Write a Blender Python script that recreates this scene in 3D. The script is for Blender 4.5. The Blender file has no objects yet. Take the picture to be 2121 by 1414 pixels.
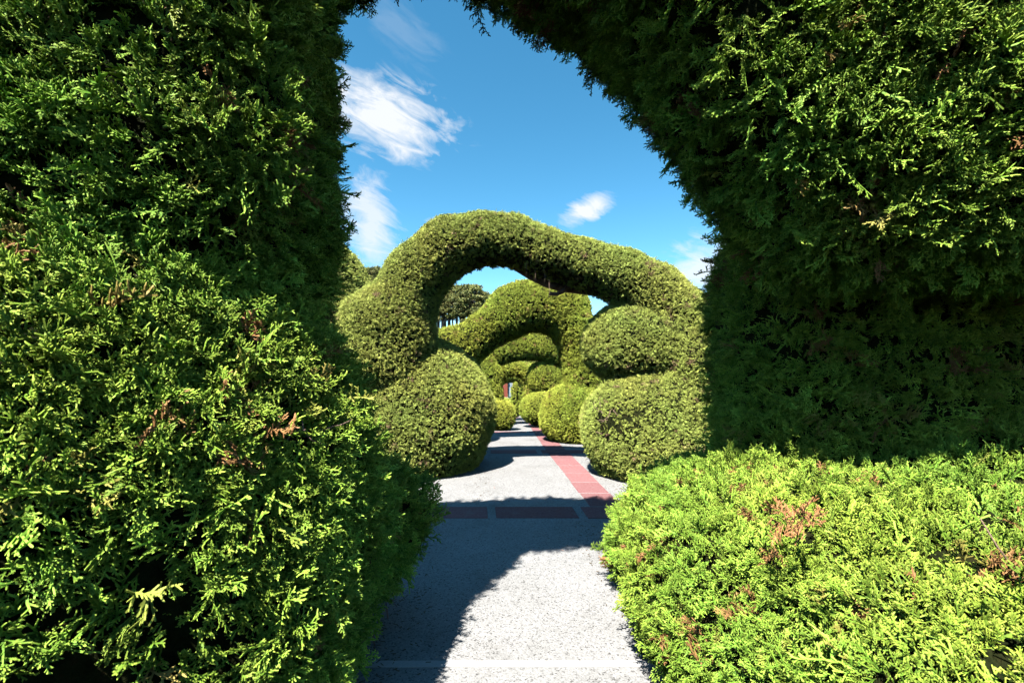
import bpy, math, random
import numpy as np
from mathutils import Vector, Matrix

# ------------------------------------------------------------------ camera, sky, sun, exposure
S = bpy.context.scene
COL = S.collection
FPX, CX, HY, EYE = 942.7, 1060.5, 754.0, 1.6          # focal length in photo pixels, image centre, horizon row, eye height
cam = bpy.data.cameras.new('camera'); cam.sensor_width = 36; cam.lens = 16.0
cam.shift_y = 47.0 / 2121; cam.clip_start = 0.02; cam.clip_end = 6000
cam.dof.use_dof = True; cam.dof.focus_distance = 5.0; cam.dof.aperture_fstop = 5.6
co = bpy.data.objects.new('camera', cam); COL.objects.link(co)
co.location = (0, 0, EYE); co.rotation_euler = (math.radians(90), 0, 0)
S.camera = co

SUN = Vector((-0.275, -0.56, 1.0)).normalized()        # towards the sun
SUN_EL = math.asin(SUN.z); SUN_AZ = math.atan2(SUN.x, SUN.y)
sl = bpy.data.lights.new('sun', 'SUN'); sl.energy = 5.0; sl.angle = math.radians(0.5); sl.color = (1.0, 0.95, 0.87)
so = bpy.data.objects.new('sun', sl); COL.objects.link(so)
so.rotation_euler = SUN.to_track_quat('Z', 'Y').to_euler(); so.location = SUN * 50

W = bpy.data.worlds.new('World'); S.world = W; W.use_nodes = True
def build_world():
    nt = W.node_tree; nt.nodes.clear(); N = nt.nodes.new; L = nt.links.new
    def M(op, a, b=None, c=None, clamp=False):
        n = N('ShaderNodeMath'); n.operation = op; n.use_clamp = clamp
        for i, v in enumerate((a, b, c)):
            if v is None: continue
            if hasattr(v, 'is_linked'): L(v, n.inputs[i])
            else: n.inputs[i].default_value = v
        return n.outputs[0]
    out = N('ShaderNodeOutputWorld')
    sky = N('ShaderNodeTexSky'); sky.sky_type = 'NISHITA'; sky.sun_disc = False
    sky.sun_elevation = SUN_EL; sky.sun_rotation = SUN_AZ
    sky.altitude = 1700; sky.air_density = 1.0; sky.dust_density = 0.6; sky.ozone_density = 2.0
    hs = N('ShaderNodeHueSaturation'); hs.inputs['Hue'].default_value = 0.478
    hs.inputs['Saturation'].default_value = 1.27; hs.inputs['Value'].default_value = 1.0
    L(sky.outputs[0], hs.inputs['Color'])
    bg = N('ShaderNodeBackground'); bg.inputs['Strength'].default_value = 0.067; L(hs.outputs[0], bg.inputs['Color'])
    cl = N('ShaderNodeBackground'); cl.inputs['Color'].default_value = (0.93, 0.96, 1.0, 1); cl.inputs['Strength'].default_value = 0.275
    tc = N('ShaderNodeTexCoord'); sp = N('ShaderNodeSeparateXYZ'); L(tc.outputs['Generated'], sp.inputs[0])
    x, y, z = sp.outputs
    az = M('ARCTAN2', x, y); el = M('ARCSINE', z)
    # streaky noise in azimuth / elevation, sheared so that the wisps trail down to the right
    cb = N('ShaderNodeCombineXYZ')
    L(M('MULTIPLY', M('ADD', az, M('MULTIPLY', el, 0.25)), 5.0), cb.inputs[0])
    L(M('MULTIPLY', M('ADD', el, M('MULTIPLY', az, 0.28)), 13.0), cb.inputs[1])
    nz = N('ShaderNodeTexNoise'); nz.inputs['Scale'].default_value = 2.1; nz.inputs['Detail'].default_value = 9
    nz.inputs['Roughness'].default_value = 0.62; nz.inputs['Distortion'].default_value = 0.9; L(cb.outputs[0], nz.inputs['Vector'])
    n2 = N('ShaderNodeTexNoise'); n2.inputs['Scale'].default_value = 7.0; n2.inputs['Detail'].default_value = 8
    n2.inputs['Roughness'].default_value = 0.6; L(tc.outputs['Generated'], n2.inputs['Vector'])
    nmix = M('ADD', M('MULTIPLY', nz.outputs['Fac'], 0.62), M('MULTIPLY', n2.outputs['Fac'], 0.38))
    total = None
    #        azimuth, elevation, half sizes, strength
    for a0, e0, wa, we, st, tilt in ((-0.27, 0.480, 0.165, 0.074, 1.05, -0.10), (-0.30, 0.27, 0.07, 0.12, 0.82, -0.3),
                               (0.165, 0.325, 0.060, 0.032, 1.0, 0.25), (0.39, 0.19, 0.10, 0.075, 0.85, 0.3),
                               (-0.145, 0.298, 0.055, 0.014, 0.75, 0.0), (-0.24, 0.62, 0.10, 0.05, 0.13, -0.4),
                               (-0.9, 0.35, 0.3, 0.08, 0.9, 0), (1.1, 0.45, 0.25, 0.09, 0.9, 0.1), (2.2, 0.4, 0.4, 0.1, 0.9, 0.1), (-2.1, 0.5, 0.35, 0.1, 0.9, 0.0)):
        da = M('SUBTRACT', az, a0); de = M('SUBTRACT', M('SUBTRACT', el, e0), M('MULTIPLY', da, tilt))
        r2 = M('ADD', M('POWER', M('ABSOLUTE', M('DIVIDE', da, wa)), 2.0), M('POWER', M('ABSOLUTE', M('DIVIDE', de, we)), 2.0))
        body = M('MULTIPLY', M('SUBTRACT', 1.0, M('SQRT', r2)), 0.85)
        v = M('ADD', body, M('MULTIPLY', M('SUBTRACT', nmix, 0.5), 3.2))
        v = M('MULTIPLY', v, 1.5, clamp=True)
        fall = M('MULTIPLY', M('SUBTRACT', 1.28, M('SQRT', r2)), 2.4, clamp=True)
        v = M('MULTIPLY', M('MULTIPLY', v, fall), st, clamp=True)
        total = v if total is None else M('MAXIMUM', total, v)
    mx = N('ShaderNodeMixShader'); L(M('MULTIPLY', total, 0.96), mx.inputs[0]); L(bg.outputs[0], mx.inputs[1]); L(cl.outputs[0], mx.inputs[2])
    L(mx.outputs[0], out.inputs[0])
build_world()
S.view_settings.view_transform = 'Standard'; S.view_settings.look = 'None'
S.view_settings.gamma = 1.0; S.view_settings.exposure = 1.95
S.view_settings.use_curve_mapping = False
S.cycles.max_bounces = 3; S.cycles.diffuse_bounces = 0; S.cycles.glossy_bounces = 1
S.cycles.transmission_bounces = 3; S.cycles.transparent_max_bounces = 4
S.cycles.use_denoising = True
S.cycles.use_adaptive_sampling = True; S.cycles.adaptive_threshold = 0.03

# ------------------------------------------------------------------ helpers
def px(x, y, d):                       # photo pixel at depth d -> world point
    return np.array([(x - CX) / FPX * d, d, EYE - (y - HY) / FPX * d])
def soft(u, k=1.2):
    return np.where(u > 12, u, k * np.log1p(np.exp(np.clip(u / k, -40, 40))))
STEP0, STEP1 = 27.6, 30.4
def gz(d):                             # height of the ground along the walk: level, then gently downhill
    d = np.asarray(d, float)
    return np.where(d < STEP0, -0.066 * soft(d - 9.0), -0.066 * soft(np.array(STEP0) - 9.0))
def pw(t, s, dz=0.0):                  # walk coordinates (t across, s along) -> world
    return (float(t - 0.0743 * s + 0.070 * soft(np.array(s - 9.0))), float(s), float(gz(s)) + dz)

def tag(o, label=None, cat=None, group=None, kind=None):
    if label: o['label'] = label
    if cat: o['category'] = cat
    if group: o['group'] = group
    if kind: o['kind'] = kind
    return o
def empty(name, loc, label, cat, group=None):
    o = bpy.data.objects.new(name, None); COL.objects.link(o); o.location = loc; o.empty_display_size = 0.2
    return tag(o, label, cat, group)
def mesh_obj(name, verts, faces, mat, parent=None, smooth=False, link=True):
    me = bpy.data.meshes.new(name); me.from_pydata([tuple(v) for v in verts], [], [tuple(int(i) for i in f) for f in faces])
    me.materials.append(mat)
    if smooth: me.polygons.foreach_set('use_smooth', np.ones(len(me.polygons), bool))
    me.update()
    return link_obj(name, me, parent, link)
def link_obj(name, me, parent=None, link=True):
    o = bpy.data.objects.new(name, me)
    if link: COL.objects.link(o)
    if parent is not None:
        o.parent = parent; o.matrix_parent_inverse = Matrix.Translation(-Vector(parent.location))
    return o
def tube(pts, radii, n=6):
    pts = np.asarray(pts, float); V = []; F = []
    up = np.array([0.13, 0.31, 0.94])
    for i, p in enumerate(pts):
        t = pts[min(i + 1, len(pts) - 1)] - pts[max(i - 1, 0)]; t /= np.linalg.norm(t) + 1e-9
        a = np.cross(t, up); 
        if np.linalg.norm(a) < 1e-3: a = np.cross(t, [1, 0, 0])
        a /= np.linalg.norm(a); b = np.cross(t, a)
        for k in range(n):
            an = 2 * math.pi * k / n
            V.append(p + radii[i] * (math.cos(an) * a + math.sin(an) * b))
    for i in range(len(pts) - 1):
        for k in range(n):
            F.append((i * n + k, i * n + (k + 1) % n, (i + 1) * n + (k + 1) % n, (i + 1) * n + k))
    F.append(tuple(range(n))[::-1]); F.append(tuple((len(pts) - 1) * n + k for k in range(n)))
    return V, F
def box(c, s, bev=0.0):
    x, y, z = (v / 2 for v in s); c = np.asarray(c, float)
    if bev <= 0:
        V = [c + np.array((i * x, j * y, k * z)) for k in (-1, 1) for i, j in ((-1, -1), (1, -1), (1, 1), (-1, 1))]
        F = [(3, 2, 1, 0), (4, 5, 6, 7)] + [(k, (k + 1) % 4, 4 + (k + 1) % 4, 4 + k) for k in range(4)]
        return V, F
    V = []                                    # chamfered top edge and corners
    def ring(hx, hy, cut, zz):
        return [c + np.array(p) for p in ((-hx + cut, -hy, zz), (hx - cut, -hy, zz), (hx, -hy + cut, zz), (hx, hy - cut, zz), (hx - cut, hy, zz), (-hx + cut, hy, zz), (-hx, hy - cut, zz), (-hx, -hy + cut, zz))]
    V += ring(x, y, bev, -z) + ring(x, y, bev, z - bev) + ring(x - bev, y - bev, bev, z)
    F = [tuple(range(7, -1, -1)), tuple(range(16, 24))]
    for r in (0, 8):
        F += [(r + k, r + (k + 1) % 8, r + 8 + (k + 1) % 8, r + 8 + k) for k in range(8)]
    return V, F
def join(parts):
    V = []; F = []
    for v, f in parts:
        o = len(V); V += list(v); F += [tuple(i + o for i in q) for q in f]
    return V, F

# ------------------------------------------------------------------ materials
def new_mat(name):
    m = bpy.data.materials.new(name); m.use_nodes = True; nt = m.node_tree
    return m, nt, nt.nodes['Principled BSDF']
def ramp(nt, fac, stops):
    r = nt.nodes.new('ShaderNodeValToRGB'); nt.links.new(fac, r.inputs[0])
    while len(r.color_ramp.elements) < len(stops): r.color_ramp.elements.new(0.5)
    for e, (p, c) in zip(r.color_ramp.elements, stops): e.position = p; e.color = (*c, 1)
    return r.outputs[0]
def noise(nt, scale, detail=4, rough=0.6, vec=None):
    n = nt.nodes.new('ShaderNodeTexNoise'); n.inputs['Scale'].default_value = scale
    n.inputs['Detail'].default_value = detail; n.inputs['Roughness'].default_value = rough
    if vec is None:
        g = nt.nodes.new('ShaderNodeNewGeometry'); vec = g.outputs['Position']
    nt.links.new(vec, n.inputs['Vector']); return n.outputs['Fac']
def mixc(nt, fac, a, b, mode='MIX'):
    m = nt.nodes.new('ShaderNodeMix'); m.data_type = 'RGBA'; m.blend_type = mode
    for sock, v in ((m.inputs[0], fac), (m.inputs[6], a), (m.inputs[7], b)):
        if hasattr(v, 'is_linked'): nt.links.new(v, sock)
        elif isinstance(v, (int, float)): sock.default_value = v
        else: sock.default_value = (*v, 1)
    return m.outputs[2]
def bump(nt, bsdf, h, strength, dist):
    b = nt.nodes.new('ShaderNodeBump'); b.inputs['Strength'].default_value = strength; b.inputs['Distance'].default_value = dist
    nt.links.new(h, b.inputs['Height']); nt.links.new(b.outputs[0], bsdf.inputs['Normal'])

def leaf_mat(name, old, mid, new, dry, drycut, transl=0.28):
    """Scale-leaf foliage: brown twig at the base of a spray, green blades, paler new tips; some dry sprays in patches."""
    m, nt, b = new_mat(name); N = nt.nodes.new; L = nt.links.new
    at = N('ShaderNodeAttribute'); at.attribute_name = 'tone'
    oi = N('ShaderNodeObjectInfo')
    col = ramp(nt, at.outputs['Fac'], [(0.0, (0.075, 0.035, 0.018)), (0.16, old), (0.55, mid), (1.0, new)])
    loc = noise(nt, 1.1, 3, 0.55, oi.outputs['Location'])
    loc2 = noise(nt, 6.0, 2, 0.6, oi.outputs['Location'])
    hs = N('ShaderNodeHueSaturation'); L(col, hs.inputs['Color'])
    mr = N('ShaderNodeMapRange'); mr.inputs[1].default_value = 0.3; mr.inputs[2].default_value = 0.7; mr.inputs[3].default_value = 0.476; mr.inputs[4].default_value = 0.520
    L(loc, mr.inputs[0]); L(mr.outputs[0], hs.inputs['Hue'])
    mv = N('ShaderNodeMapRange'); mv.inputs[3].default_value = 0.62; mv.inputs[4].default_value = 1.32
    L(oi.outputs['Random'], mv.inputs[0]); L(mv.outputs[0], hs.inputs['Value'])
    ad = N('ShaderNodeMath'); ad.operation = 'ADD'; L(loc2, ad.inputs[0])
    mm = N('ShaderNodeMath'); mm.operation = 'MULTIPLY'; L(oi.outputs['Random'], mm.inputs[0]); mm.inputs[1].default_value = 0.25; L(mm.outputs[0], ad.inputs[1])
    md = N('ShaderNodeMapRange'); md.inputs[1].default_value = drycut; md.inputs[2].default_value = drycut + 0.06; L(ad.outputs[0], md.inputs[0])
    fin = mixc(nt, md.outputs[0], hs.outputs[0], dry)
    L(fin, b.inputs['Base Color']); b.inputs['Roughness'].default_value = 0.6
    b.inputs['Specular IOR Level'].default_value = 0.2
    tr = N('ShaderNodeBsdfTranslucent'); L(fin, tr.inputs['Color'])
    ms = N('ShaderNodeMixShader'); ms.inputs[0].default_value = transl
    L(b.outputs[0], ms.inputs[1]); L(tr.outputs[0], ms.inputs[2])
    L(ms.outputs[0], nt.nodes['Material Output'].inputs[0])
    return m
MAT = {}
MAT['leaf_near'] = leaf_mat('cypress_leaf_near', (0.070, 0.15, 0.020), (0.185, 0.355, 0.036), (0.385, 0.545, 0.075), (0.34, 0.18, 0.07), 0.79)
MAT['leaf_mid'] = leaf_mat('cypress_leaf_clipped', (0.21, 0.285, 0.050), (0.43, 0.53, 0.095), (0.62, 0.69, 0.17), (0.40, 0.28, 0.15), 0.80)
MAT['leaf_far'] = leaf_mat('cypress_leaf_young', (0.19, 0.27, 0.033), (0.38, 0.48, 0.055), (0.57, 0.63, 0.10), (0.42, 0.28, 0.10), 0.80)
MAT['pine'] = leaf_mat('pine_needles', (0.035, 0.055, 0.018), (0.10, 0.12, 0.036), (0.21, 0.21, 0.06), (0.14, 0.09, 0.04), 0.90, 0.15)
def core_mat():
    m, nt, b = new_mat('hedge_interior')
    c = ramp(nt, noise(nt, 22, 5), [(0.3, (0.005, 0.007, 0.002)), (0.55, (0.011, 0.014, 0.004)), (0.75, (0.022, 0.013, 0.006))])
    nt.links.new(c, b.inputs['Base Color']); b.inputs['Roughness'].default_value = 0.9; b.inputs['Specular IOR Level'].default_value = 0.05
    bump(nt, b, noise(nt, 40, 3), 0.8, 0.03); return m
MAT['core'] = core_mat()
def bark_mat(name, a, c, sc):
    m, nt, b = new_mat(name)
    tc = nt.nodes.new('ShaderNodeNewGeometry'); mp = nt.nodes.new('ShaderNodeMapping'); mp.inputs['Scale'].default_value = (1, 1, 0.25)
    nt.links.new(tc.outputs['Position'], mp.inputs[0]); f = noise(nt, sc, 6, 0.65, mp.outputs[0])
    nt.links.new(ramp(nt, f, [(0.3, a), (0.7, c)]), b.inputs['Base Color']); b.inputs['Roughness'].default_value = 0.85
    bump(nt, b, f, 0.7, 0.02); return m
MAT['bark'] = bark_mat('cypress_bark', (0.05, 0.032, 0.022), (0.17, 0.105, 0.075), 30)
MAT['twig'] = bark_mat('twig_bark', (0.10, 0.06, 0.04), (0.27, 0.18, 0.13), 60)
MAT['pinebark'] = bark_mat('pine_bark', (0.03, 0.024, 0.022), (0.09, 0.07, 0.06), 3)
def concrete_mat():
    m, nt, b = new_mat('exposed_aggregate')
    g = nt.nodes.new('ShaderNodeNewGeometry')
    v = nt.nodes.new('ShaderNodeTexVoronoi'); v.inputs['Scale'].default_value = 115; nt.links.new(g.outputs['Position'], v.inputs['Vector'])
    sepn = nt.nodes.new('ShaderNodeSeparateColor'); nt.links.new(v.outputs['Color'], sepn.inputs[0])
    peb = ramp(nt, sepn.outputs[0], [(0.0, (0.06, 0.059, 0.058)), (0.07, (0.12, 0.119, 0.119)), (0.2, (0.18, 0.18, 0.18)), (0.6, (0.202, 0.203, 0.204)), (1.0, (0.24, 0.241, 0.243))])
    big = ramp(nt, noise(nt, 1.7, 8, 0.68), [(0.28, (0.74, 0.73, 0.71)), (0.45, (0.95, 0.95, 0.94)), (0.7, (1.07, 1.07, 1.07))])
    fine = ramp(nt, noise(nt, 160, 3, 0.6), [(0.30, (0.7, 0.7, 0.7)), (0.45, (1, 1, 1))])
    c = mixc(nt, 1.0, mixc(nt, 1.0, peb, big, 'MULTIPLY'), fine, 'MULTIPLY')
    nt.links.new(c, b.inputs['Base Color']); b.inputs['Roughness'].default_value = 0.85; b.inputs['Specular IOR Level'].default_value = 0.2
    inv = nt.nodes.new('ShaderNodeMath'); inv.operation = 'SUBTRACT'; inv.inputs[0].default_value = 1.0; nt.links.new(v.outputs['Distance'], inv.inputs[1])
    bump(nt, b, inv.outputs[0], 0.5, 0.004); return m
MAT['concrete'] = concrete_mat()
def plain(name, a, c, sc, rough=0.85, bs=0.3, bd=0.004, detail=6):
    m, nt, b = new_mat(name); f = noise(nt, sc, detail, 0.65)
    nt.links.new(ramp(nt, f, [(0.3, a), (0.7, c)]), b.inputs['Base Color']); b.inputs['Roughness'].default_value = rough
    b.inputs['Specular IOR Level'].default_value = 0.25
    bump(nt, b, f, bs, bd); return m
def paver_mat():
    m, nt, b = new_mat('red_oxide_paver'); f = noise(nt, 38, 7, 0.7)
    c = ramp(nt, f, [(0.28, (0.13, 0.052, 0.053)), (0.5, (0.18, 0.080, 0.082)), (0.74, (0.22, 0.120, 0.119))])
    oi = nt.nodes.new('ShaderNodeObjectInfo'); t = ramp(nt, oi.outputs['Random'], [(0.0, (0.84, 0.86, 0.87)), (1.0, (1.12, 1.14, 1.15))])
    wear = ramp(nt, noise(nt, 5, 6, 0.7), [(0.55, (0, 0, 0)), (0.78, (0.55, 0.55, 0.55))])
    c = mixc(nt, wear, mixc(nt, 1.0, c, t, 'MULTIPLY'), (0.20, 0.17, 0.165))
    nt.links.new(c, b.inputs['Base Color']); b.inputs['Roughness'].default_value = 0.88; b.inputs['Specular IOR Level'].default_value = 0.2
    bump(nt, b, f, 0.5, 0.004); return m
MAT['paver'] = paver_mat()
MAT['cement'] = plain('cement_joint', (0.28, 0.279, 0.277), (0.33, 0.329, 0.327), 60)
MAT['soil'] = plain('ground_grass_and_soil', (0.035, 0.055, 0.016), (0.085, 0.10, 0.035), 2.5, 0.95, 0.6, 0.03)
MAT['red_wall'] = plain('red_painted_plaster', (0.14, 0.035, 0.022), (0.19, 0.05, 0.03), 12)
MAT['white'] = plain('white_paint', (0.34, 0.34, 0.33), (0.42, 0.42, 0.41), 20)
MAT['gate'] = plain('blue_grey_paint', (0.16, 0.21, 0.24), (0.21, 0.26, 0.29), 10, 0.5)
MAT['dry'] = plain('dead_foliage', (0.24, 0.095, 0.035), (0.38, 0.20, 0.085), 60)
MAT['clippings'] = plain('dry_clippings', (0.05, 0.04, 0.015), (0.14, 0.085, 0.04), 9)
MAT['litter'] = plain('dry_leaf', (0.30, 0.16, 0.13), (0.42, 0.25, 0.20), 50)

# ------------------------------------------------------------------ foliage: sprays, tufts, clipped bodies
def spray(rng, L, r, nside, nsub, curl=0.35):
    """One cypress spray along +Z: a bent stem, alternate side branches, short forked branchlets. Returns verts, faces, tone."""
    V = []; F = []; T = []
    def seg(p0, p1, r0, r1, t0, t1):
        d = p1 - p0; n = np.linalg.norm(d) + 1e-9; d = d / n
        a = np.cross(d, [0.31, 0.81, 0.5]); a /= np.linalg.norm(a) + 1e-9; b = np.cross(d, a); o = len(V)
        for k in range(3):
            an = 2.0944 * k; w = math.cos(an) * a + math.sin(an) * b
            V.append(p0 + w * r0); T.append(t0)
        if r1 > 0:
            for k in range(3):
                an = 2.0944 * k; w = math.cos(an) * a + math.sin(an) * b
                V.append(p1 + w * r1); T.append(t1)
            V.append(p1 + d * r1 * 1.2); T.append(t1)
            for k in range(3):
                j = (k + 1) % 3; F.append((o + k, o + j, o + 3 + j, o + 3 + k)); F.append((o + 3 + k, o + 3 + j, o + 6))
        else:
            V.append(p1); T.append(t1)
            for k in range(3): F.append((o + k, o + (k + 1) % 3, o + 3))
    bend = rng.normal(0, curl, 2); roll = rng.uniform(0, 6.28)
    side = np.array([math.cos(roll), math.sin(roll), 0])
    pts = []; 
    for i in range(nside + 1):
        u = i / nside; pts.append(np.array([bend[0] * u * u * L, bend[1] * u * u * L, u * L]))
    for i in range(nside):
        u0, u1 = i / nside, (i + 1) / nside
        seg(pts[i], pts[i + 1], r * (1.0 - 0.25 * u0), r * (1.0 - 0.25 * u1), u0 * 0.8, u1 * 0.9)
    for i in range(1, nside):
        u = i / nside; sgn = 1 if i % 2 else -1
        for sgn in ((1, -1) if rng.random() < 0.55 else (sgn,)):
            ang = rng.uniform(0.55, 0.95); lb = L * (0.62 - 0.38 * u) * rng.uniform(0.7, 1.15)
            out = side * sgn + rng.normal(0, 0.28, 3) * np.array([1, 1, 0.3])
            d = out * math.sin(ang) + np.array([0, 0, 1]) * math.cos(ang); d /= np.linalg.norm(d)
            p0 = pts[i]; pm = p0 + d * lb * 0.5; d2 = d + np.array([0, 0, 0.35]); d2 /= np.linalg.norm(d2); p1 = pm + d2 * lb * 0.5
            b0 = 0.15 + 0.45 * u
            seg(p0, pm, r * 0.85, r * 0.9, b0, 0.6); seg(pm, p1, r * 0.9, r * 0.62, 0.6, 1.0)
            for k in range(nsub):
                w = (k + 0.7) / (nsub + 0.3); q = p0 + (pm - p0) * min(1, w * 2) + (p1 - pm) * max(0, w * 2 - 1)
                perp = np.cross(d, np.cross(side, [0, 0, 1.0]) + rng.normal(0, 0.4, 3)); perp /= np.linalg.norm(perp) + 1e-9
                e = d * 0.75 + perp * (0.75 if k % 2 else -0.75); e /= np.linalg.norm(e)
                seg(q, q + e * lb * rng.uniform(0.26, 0.42), r * 0.85, r * 0.6, 0.5, 1.0)
    return V, F, T
def set_tone(me, T):
    a = me.attributes.new('tone', 'FLOAT', 'POINT'); a.data.foreach_set('value', np.asarray(T, np.float32))
def rot_to(d, spin):
    q = Vector((0, 0, 1)).rotation_difference(Vector(d)); return np.array(q.to_matrix() @ Matrix.Rotation(spin, 3, 'Z'))
def tuft(name, rng, n, spread, cone, L, r, nside, nsub, mat):
    V = []; F = []; T = []
    for i in range(n):
        v, f, t = spray(rng, L * rng.uniform(0.7, 1.15), r, nside, nsub)
        th = cone * math.sqrt(rng.random()); ph = rng.uniform(0, 6.28)
        R = rot_to((math.sin(th) * math.cos(ph), math.sin(th) * math.sin(ph), math.cos(th)), rng.uniform(0, 6.28))
        off = np.array([*(rng.uniform(-1, 1, 2) * spread), rng.uniform(-0.35, 0.05) * L])
        o = len(V); V += list(np.asarray(v) @ R.T + off); F += [tuple(k + o for k in q) for q in f]; T += t
    ob = mesh_obj(name, V, F, mat, link=False); set_tone(ob.data, T); return ob
RNG = np.random.default_rng(11)
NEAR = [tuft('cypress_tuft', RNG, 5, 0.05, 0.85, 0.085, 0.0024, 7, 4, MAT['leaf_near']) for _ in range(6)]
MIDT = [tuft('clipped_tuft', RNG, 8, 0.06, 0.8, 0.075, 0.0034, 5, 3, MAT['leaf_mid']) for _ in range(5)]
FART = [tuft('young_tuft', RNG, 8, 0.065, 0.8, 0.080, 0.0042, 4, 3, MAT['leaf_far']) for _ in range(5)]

def foliage_group(name, sources):
    ng = bpy.data.node_groups.new(name, 'GeometryNodeTree')
    I = ng.interface
    I.new_socket('Geometry', in_out='INPUT', socket_type='NodeSocketGeometry')
    I.new_socket('Seed', in_out='INPUT', socket_type='NodeSocketInt')
    I.new_socket('Scale Min', in_out='INPUT', socket_type='NodeSocketFloat')
    I.new_socket('Scale Max', in_out='INPUT', socket_type='NodeSocketFloat')
    I.new_socket('Geometry', in_out='OUTPUT', socket_type='NodeSocketGeometry')
    N = ng.nodes.new; L = ng.links.new
    gi = N('NodeGroupInput'); go = N('NodeGroupOutput')
    at = N('GeometryNodeInputNamedAttribute'); at.data_type = 'FLOAT'; at.inputs['Name'].default_value = 'dens'
    di = N('GeometryNodeDistributePointsOnFaces'); di.distribute_method = 'RANDOM'
    L(gi.outputs[0], di.inputs['Mesh']); L(at.outputs[0], di.inputs['Density']); L(gi.outputs[1], di.inputs['Seed'])
    up = N('ShaderNodeVectorMath'); up.operation = 'ADD'; L(di.outputs['Normal'], up.inputs[0]); up.inputs[1].default_value = (0, 0, 0.22)
    al = N('FunctionNodeAlignRotationToVector'); al.axis = 'Z'; L(up.outputs[0], al.inputs['Vector'])
    rv = N('FunctionNodeRandomValue'); rv.data_type = 'FLOAT_VECTOR'
    rv.inputs[0].default_value = (-0.8, -0.8, 0); rv.inputs[1].default_value = (0.8, 0.8, 6.283); L(gi.outputs[1], rv.inputs['Seed'])
    er = N('FunctionNodeEulerToRotation'); L(rv.outputs[0], er.inputs[0])
    rr = N('FunctionNodeRotateRotation'); rr.rotation_space = 'LOCAL'; L(al.outputs[0], rr.inputs[0]); L(er.outputs[0], rr.inputs[1])
    rs = N('FunctionNodeRandomValue'); rs.data_type = 'FLOAT'; L(gi.outputs[2], rs.inputs[2]); L(gi.outputs[3], rs.inputs[3]); L(gi.outputs[1], rs.inputs['Seed'])
    ji = N('GeometryNodeJoinGeometry')
    for ob in reversed(sources):
        oi = N('GeometryNodeObjectInfo'); oi.inputs['Object'].default_value = ob; oi.inputs['As Instance'].default_value = True
        L(oi.outputs['Geometry'], ji.inputs[0])
    ip = N('GeometryNodeInstanceOnPoints'); ip.inputs['Pick Instance'].default_value = True
    ri = N('FunctionNodeRandomValue'); ri.data_type = 'INT'; ri.inputs[4].default_value = 0; ri.inputs[5].default_value = len(sources) - 1
    L(di.outputs['Points'], ip.inputs['Points']); L(ji.outputs[0], ip.inputs['Instance']); L(ri.outputs[2], ip.inputs['Instance Index'])
    L(rr.outputs[0], ip.inputs['Rotation']); L(rs.outputs[1], ip.inputs['Scale'])
    jo = N('GeometryNodeJoinGeometry'); L(gi.outputs[0], jo.inputs[0]); L(ip.outputs[0], jo.inputs[0])
    L(jo.outputs[0], go.inputs[0])
    return ng
G_NEAR = foliage_group('cypress_foliage_near', NEAR)
G_MID = foliage_group('cypress_foliage_clipped', MIDT)
G_FAR = foliage_group('cypress_foliage_young', FART)

def sd_ell(P, c, r, p=2.0):
    q = (P - np.asarray(c, float)) / np.asarray(r, float)
    k = (np.abs(q) ** p).sum(-1) ** (1.0 / p)
    return (k - 1.0) * min(r)
def sd_tube(P, pts, rad, sy=1.0):
    """capsule chain; sy > 1 widens it along the walk (y)"""
    best = None
    sc = np.array([1, 1.0 / sy, 1])
    for i in range(len(pts) - 1):
        a = np.asarray(pts[i], float) * sc; b = np.asarray(pts[i + 1], float) * sc; Q = P * sc
        ba = b - a; h = np.clip(((Q - a) @ ba) / (ba @ ba), 0, 1)
        d = np.linalg.norm(Q - a - h[..., None] * ba, axis=-1) - (rad[i] + (rad[i + 1] - rad[i]) * h)
        best = d if best is None else smin(best, d, 0.08)
    return best
def sd_slab(P, pts, rad, y0, ry, p):
    """arch of flat-faced section: distance to a centreline in the x-z plane, flat faces across the walk"""
    Q = P[..., (0, 2)]; best = None
    for i in range(len(pts) - 1):
        a = np.asarray(pts[i], float); b = np.asarray(pts[i + 1], float); ba = b - a
        h = np.clip(((Q - a) @ ba) / (ba @ ba), 0, 1)
        k = np.linalg.norm(Q - a - h[..., None] * ba, axis=-1) / (rad[i] + (rad[i + 1] - rad[i]) * h)
        best = k if best is None else np.minimum(best, k)
    k = (best ** p + (np.abs(P[..., 1] - y0) / ry) ** p) ** (1 / p)
    return (k - 1) * min(min(rad), ry)
def smin(a, b, k):
    h = np.clip(0.5 + 0.5 * (b - a) / k, 0, 1); return b + (a - b) * h - k * h * (1 - h)
def lump(P, seed, f=2.3):
    r = np.random.default_rng(seed); o = 0
    for i in range(7):
        w = r.normal(0, 1, 3) * f * (1 + 0.45 * i); o = o + np.sin(P @ w + r.uniform(0, 6.28)) / (1 + 0.35 * i)
    return o / 3.0
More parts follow.
